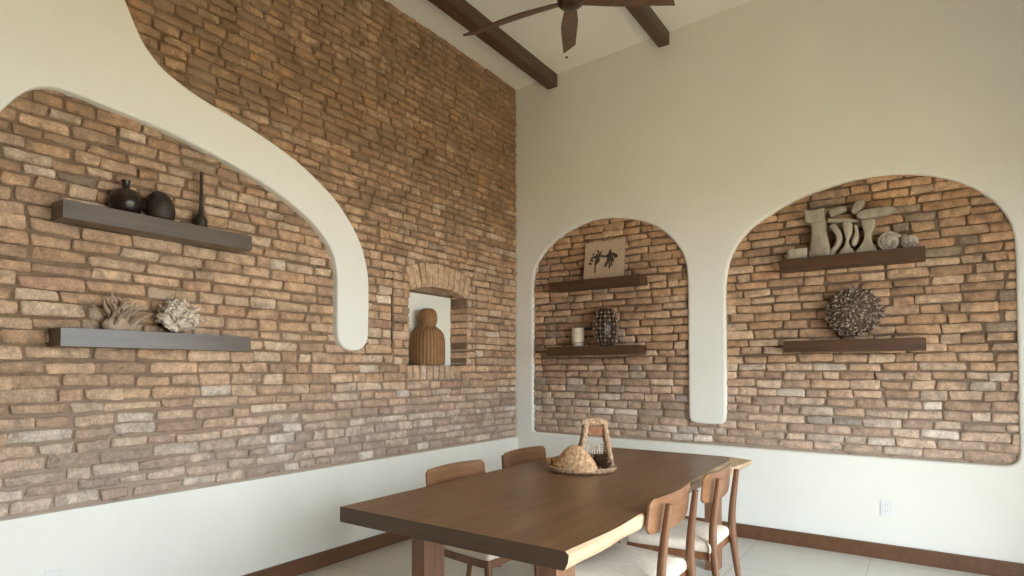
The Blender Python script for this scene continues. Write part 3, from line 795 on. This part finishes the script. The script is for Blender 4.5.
# ------------------------------------------------------------------ dining table
t = thing('dining_table', 'long dark wooden dining table with a pale live edge', 'table', (1.87, -1.98, 0))
TX0, TY0, TY1 = 1.249, -3.354, -.61
def lerp_tab(tab, y):
    for (a, xa), (b_, xb) in zip(tab, tab[1:]):
        if a <= y <= b_:
            q = (y - a) / (b_ - a); q = q * q * (3 - 2 * q); return xa + (xb - xa) * q
    return tab[-1][1] if y > tab[-1][0] else tab[0][1]
T_top = [(-3.354, 2.480), (-3.0, 2.497), (-2.6, 2.484), (-2.2, 2.45), (-1.8, 2.418), (-1.4, 2.40), (-1.0, 2.392), (-.82, 2.385), (-.70, 2.36), (-.61, 2.31)]
T_mid = [(-3.354, 2.495), (-3.0, 2.506), (-2.6, 2.494), (-2.2, 2.462), (-1.8, 2.43), (-1.4, 2.42), (-1.15, 2.44), (-.95, 2.475), (-.75, 2.49), (-.61, 2.495)]
T_bot = [(-3.354, 2.478), (-3.0, 2.486), (-2.8, 2.478), (-2.6, 2.484), (-2.2, 2.44), (-1.8, 2.41), (-1.4, 2.41), (-1.1, 2.445), (-.95, 2.455), (-.61, 2.45)]
bm = bmesh.new(); rows = []
NYt = 60
for i in range(NYt + 1):
    y = TY0 + (TY1 - TY0) * i / NYt
    q = noise.noise(Vector((y * 6, 1, 0))) * .004
    ring = [(TX0 + .004, .75), (lerp_tab(T_top, y) + q * .4, .75), (lerp_tab(T_mid, y) + q, .738), (lerp_tab(T_mid, y) + q - .003, .712), (lerp_tab(T_bot, y) - q, .682), (lerp_tab(T_bot, y) - .012, .678), (TX0 + .004, .678), (TX0, .682), (TX0, .746)]
    rows.append([bm.verts.new((x - 1.87, y + 1.98, z)) for x, z in ring])
for A, Bv in zip(rows, rows[1:]):
    for k in range(9):
        f = bm.faces.new((A[k], A[(k + 1) % 9], Bv[(k + 1) % 9], Bv[k]))
        if k in (1, 2, 3, 4): f.material_index = 1
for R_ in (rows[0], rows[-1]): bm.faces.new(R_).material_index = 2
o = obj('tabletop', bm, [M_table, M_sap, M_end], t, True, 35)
for p in o.data.polygons:
    if p.normal.z > .999: p.use_smooth = False
for (x0, x1, y0, y1) in ((1.474, 1.557, -3.10, -2.955), (2.206, 2.293, -3.10, -2.94), (1.474, 1.56, -1.0, -.86), (2.262, 2.345, -1.0, -.87)):
    bm = bmesh.new(); box(bm, (x0 - 1.87, y0 + 1.98, 0), (x1 - 1.87, y1 + 1.98, .68)); bevel_all(bm, .009, 3)
    obj('leg', bm, M_leg, t)

# ------------------------------------------------------------------ chairs
def make_chair(label):
    t = thing('dining_chair', label, 'chair', group='teak dining chairs around the table')
    F, Rr = .265, -.215; FW, RW = .285, .232
    out = [(-.215, -RW + .02), (-.215, RW - .02), (Rr + .02, RW), (F - .06, FW), (F, FW - .05), (F + .008, 0), (F, -FW + .05), (F - .06, -FW), (Rr + .02, -RW)]
    p = crom([(a, b, 0) for a, b in out + [out[0]]], 5)[:-1]
    # cushion
    bm = bmesh.new(); rings = []
    for s_, z in ((.97, .375), (1.0, .383), (1.005, .405), (.985, .420), (.91, .431), (.70, .440), (.40, .444), (.12, .445)):
        rings.append([bm.verts.new((.02 + (v.x - .02) * s_, v.y * s_, z)) for v in p])
    for A, Bv in zip(rings, rings[1:]):
        for k in range(len(p)): bm.faces.new((A[k], A[(k + 1) % len(p)], Bv[(k + 1) % len(p)], Bv[k]))
    bm.faces.new(rings[0]); bm.faces.new(rings[-1])
    obj('seat_cushion', bm, M_cush, t, True, 70)
    # frame rails under the cushion
    bm = bmesh.new()
    slab(bm, [[(v.x * .985, v.y * .985) for v in p], [(.02 + (v.x - .02) * .86, v.y * .86) for v in p]], .042, .004, lambda u, v, d: Vector((u, v, .3755 - d)), 2)
    obj('seat_frame', bm, M_chair, t, True, 50)
    # rear legs run up as back posts
    for s_ in (-1, 1):
        bm = bmesh.new()
        pts = crom([(-.288, s_ * .212, 0), (-.252, s_ * .208, .22), (-.232, s_ * .203, .42), (-.236, s_ * .198, .56), (-.265, s_ * .190, .79)], 4)
        rs = []
        for v in pts:
            z = v.z
            rs.append(.013 + .008 * (z / .42) if z < .42 else .021 - .007 * ((z - .42) / .37))
        tube(bm, pts, rs, 12, 0, 1.15)
        bevel_all(bm, .004, 2, 1.0)
        obj('rear_leg', bm, M_chair, t, True, 60)
        bm = bmesh.new()
        pts = [(.222 + .02 * (1 - q), s_ * (.238 + .012 * (1 - q)), q * .37) for q in (0, .25, .5, .75, 1)]
        tube(bm, pts, [.013, .016, .019, .022, .023], 12)
        bevel_all(bm, .003, 2, 1.0)
        obj('front_leg', bm, M_chair, t, True, 60)
    # curved backrest
    bm = bmesh.new(); nu, nv = 24, 8; G = {}
    W, Z0, Z1 = .277, .645, .820
    def bx(y, z): return -.222 - .10 * (z - .645) + .45 * y * y
    for side in (0, 1):
        for i in range(nu + 1):
            for j in range(nv + 1):
                y = W * (2 * i / nu - 1); q = j / nv
                e = abs(2 * i / nu - 1)
                rc = 0 if e < .9 else .022 * (1 - math.sqrt(max(0, 1 - ((e - .9) / .1) ** 2)))
                z0, z1 = Z0 + rc + .012 * e * e, Z1 - rc - .006 * e * e
                z = z0 + (z1 - z0) * q
                edge = i in (0, nu) or j in (0, nv)
                th = .009 if not edge else .005
                G[side, i, j] = bm.verts.new((bx(y, z) + (th if side else -th), y, z))
    for side in (0, 1):
        for i in range(nu):
            for j in range(nv): bm.faces.new((G[side, i, j], G[side, i + 1, j], G[side, i + 1, j + 1], G[side, i, j + 1]))
    for i in range(nu):
        for j in (0, nv): bm.faces.new((G[0, i, j], G[0, i + 1, j], G[1, i + 1, j], G[1, i, j]))
    for j in range(nv):
        for i in (0, nu): bm.faces.new((G[0, i, j], G[0, i, j + 1], G[1, i, j + 1], G[1, i, j]))
    obj('backrest', bm, M_chairb, t, True, 60)
    return t
def dup(root, label):
    c = root.copy(); C.objects.link(c); c['label'] = label
    for ch in list(root.children):
        k = ch.copy(); C.objects.link(k); k.parent = c
    return c
ch = make_chair('teak chair with a cream seat at the pale live edge, nearest the viewer')
ch.location = (2.318, -2.39, 0); ch.rotation_euler.z = PI
c2 = dup(ch, 'teak chair with a cream seat at the pale live edge, farther from the viewer')
c2.location = (2.325, -1.615, 0); c2.rotation_euler.z = PI
c3 = dup(ch, 'teak chair on the brick wall side of the table, nearer the viewer')
c3.location = (1.36, -2.385, 0); c3.rotation_euler.z = 0
c4 = dup(ch, 'teak chair on the brick wall side of the table, beside the woven basket')
c4.location = (1.32, -1.555, 0); c4.rotation_euler.z = 0

# ------------------------------------------------------------------ centrepiece
ZT = .75
t = thing('handled_basket', 'woven tray basket with a tall rope wrapped handle on the table', 'basket', (1.738, -1.82, ZT), math.radians(35))
bm = bmesh.new()
lathe(bm, [(0, .003), (.17, .0), (.20, .006), (.215, .022), (.218, .034), (.210, .038), (.196, .030), (.17, .018), (0, .015)], 44, sx=1.0, sy=.72)
for q in bm.verts: q.co.z += noise.noise(q.co * 40) * .002 if q.co.z > .01 else 0
obj('tray', bm, M_rope, t, True, 60)
# local frame: +x runs to the right in view, +y away
for dy in (.035, .115):
    for s_, xb, xt in ((-1, -.03, .025), (1, .192, .152)):
        pts = crom([(xb, dy, .02), (xb + (xt - xb) * .45, dy * .95, .13), (xt - (xt - xb) * .12, dy * .9 + .008, .235), (xt, dy * .5 + .037, .295)], 5)
        hb = bmesh.new(); tube(hb, pts, [.018 + .003 * math.sin(i * 2.4) for i in range(len(pts))], 9)
        obj('handle_side', hb, M_rope, t, True, 60)
hb = bmesh.new()
tube(hb, crom([(.012, .075, .285), (.035, .075, .306), (.085, .075, .312), (.135, .075, .304), (.157, .075, .283)], 5), .02, 10, flat=1.6)
obj('handle_top', hb, M_rope, t, True, 60)
hb = bmesh.new()
for k in range(5): tube(hb, [(.025, .05, .278 - .011 * k), (.085, .045, .274 - .011 * k), (.142, .05, .278 - .011 * k)], .008, 7)
obj('rust_cord_wrap', hb, M_rust, t, True, 60)['label'] = 'rust coloured cord wrapping'
hb = bmesh.new()
for k in range(4): tube(hb, [(-.01, .05, .165 - k * .013), (.172, .05, .165 - k * .013)], .005, 6, mi=0)
for k in range(7): tube(hb, [(.035 + k * .016, .048, .105), (.03 + k * .016, .048, .17)], .005, 6)
obj('bead_lattice', hb, M_bead, t, True, 60)
def local(x, y, z=0):
    a = math.radians(35); return (1.738 + x * math.cos(a) - y * math.sin(a), -1.82 + x * math.sin(a) + y * math.cos(a), ZT + z)
# straw cone
bm = bmesh.new(); prof = [(0, .0), (.15, 0), (.156, .012), (.146, .036), (.125, .066), (.098, .098), (.070, .126), (.044, .146), (.020, .157), (0, .159)]
lathe(bm, prof, 40, sy=.58)
for q in bm.verts:
    a = math.atan2(q.co.y, q.co.x); rr = math.hypot(q.co.x, q.co.y)
    if q.co.z > .003 and rr > .01:
        k = 1 + .05 * math.sin(a * 15 + q.co.z * 60) + .05 * noise.noise(q.co * 25); q.co.x *= k; q.co.y *= k
o = obj('straw_cone', bm, M_straw, None, True, 70); o.location = local(-.058, -.052, .018); tag(o, 'pale straw cone shaped ornament resting in the handled basket', 'ornament')
bm = bmesh.new(); rr = random.Random(4)
for k in range(26):
    a = rr.uniform(0, 2 * PI); tube(bm, crom([(.0 + .05 * math.cos(a), .045 * math.sin(a), .01), (-.02 + .06 * math.cos(a + .5), .05 * math.sin(a + .5), .03), (-.05 + .03 * math.cos(a + 1), .03 * math.sin(a), .055)], 4), .007, 6)
lo = min(v.co.z for v in bm.verts)
o = obj('twisted_straw_bundle', bm, M_straw, None, True, 70); o.location = local(-.145, .065, .022 - lo); o.rotation_euler.z = .6
tag(o, 'twisted straw bundle behind the straw cone in the basket', 'ornament')
def pinecone(loc, s, rot, label):
    bm = bmesh.new()
    bmesh.ops.create_uvsphere(bm, u_segments=12, v_segments=8, radius=1, matrix=Matrix.Diagonal((s * .55, s * .55, s * .9, 1)))
    for k in range(90):
        zz = -.9 + 1.8 * (k + .5) / 90; a = k * 2.39996; w = math.sqrt(max(.05, 1 - zz * zz * .8))
        d = Vector((math.cos(a) * w, math.sin(a) * w, zz * .5 + .25)).normalized()
        curl(bm, (math.cos(a) * w * s * .5, math.sin(a) * w * s * .5, zz * s * .8), d, s * .42, s * .15, (0, 0, .9), 5, 4, .5)
    M = Matrix.Rotation(rot, 4, 'Y'); bmesh.ops.transform(bm, matrix=M, verts=bm.verts)
    lo = min(v.co.z for v in bm.verts)
    o = obj('pine_cone', bm, M_cone, None, True, 60); o.location = (loc[0], loc[1], loc[2] - lo)
    return tag(o, label, 'pine cone', 'pine cones in the basket')
pinecone(local(.135, -.045, .019), .042, 1.0, 'dark pine cone lying at the front right of the basket')
pinecone(local(.115, .085, .019), .05, .4, 'dark pine cone behind the front one under the basket handle')

# ------------------------------------------------------------------ light, world, camera
w = bpy.data.worlds.new('World'); S.world = w; w.use_nodes = True
bg = w.node_tree.nodes['Background']
bg.inputs['Color'].default_value = (.77, .885, 1.0, 1); bg.inputs['Strength'].default_value = 11.0
sl = bpy.data.lights.new('sun', 'SUN'); sl.energy = 6; sl.angle = math.radians(1); sl.color = (1, .86, .66)
so = bpy.data.objects.new('sun', sl); C.objects.link(so); so.rotation_euler = Vector((.25, -.75, -.62)).to_track_quat('-Z', 'Y').to_euler()
def area(name, loc, size, rot, power, col, portal=False):
    l = bpy.data.lights.new(name, 'AREA'); l.shape = 'RECTANGLE'; l.size, l.size_y = size; l.energy = power; l.color = col
    o = bpy.data.objects.new(name, l); C.objects.link(o); o.location = loc; o.rotation_euler = rot
    if portal: l.cycles.is_portal = True
    return o
area('garden_portal', (XW + .22, (WY0 + WY1) / 2, WZ1 / 2), (WZ1, WY1 - WY0), (0, PI / 2, 0), 1, (1, 1, 1), True)

cam = bpy.data.cameras.new('Camera'); co = bpy.data.objects.new('Camera', cam); C.objects.link(co)
cam.sensor_width = 36; cam.lens = 594.67 / 1024 * 36
cam.shift_y = 67.57 / 1024
cam.clip_start = .05
yaw, pit = math.radians(34.77), math.radians(1.409)
co.location = (3.55, -5.23, 1.4)
co.rotation_euler = (PI / 2 + pit, 0, yaw)
S.camera = co
S.view_settings.view_transform = 'Standard'; S.view_settings.look = 'None'
S.view_settings.gamma = 1; S.view_settings.use_curve_mapping = False
S.view_settings.exposure = 0.10
S.cycles.max_bounces = 12; S.cycles.diffuse_bounces = 8
S.cycles.use_denoising = True
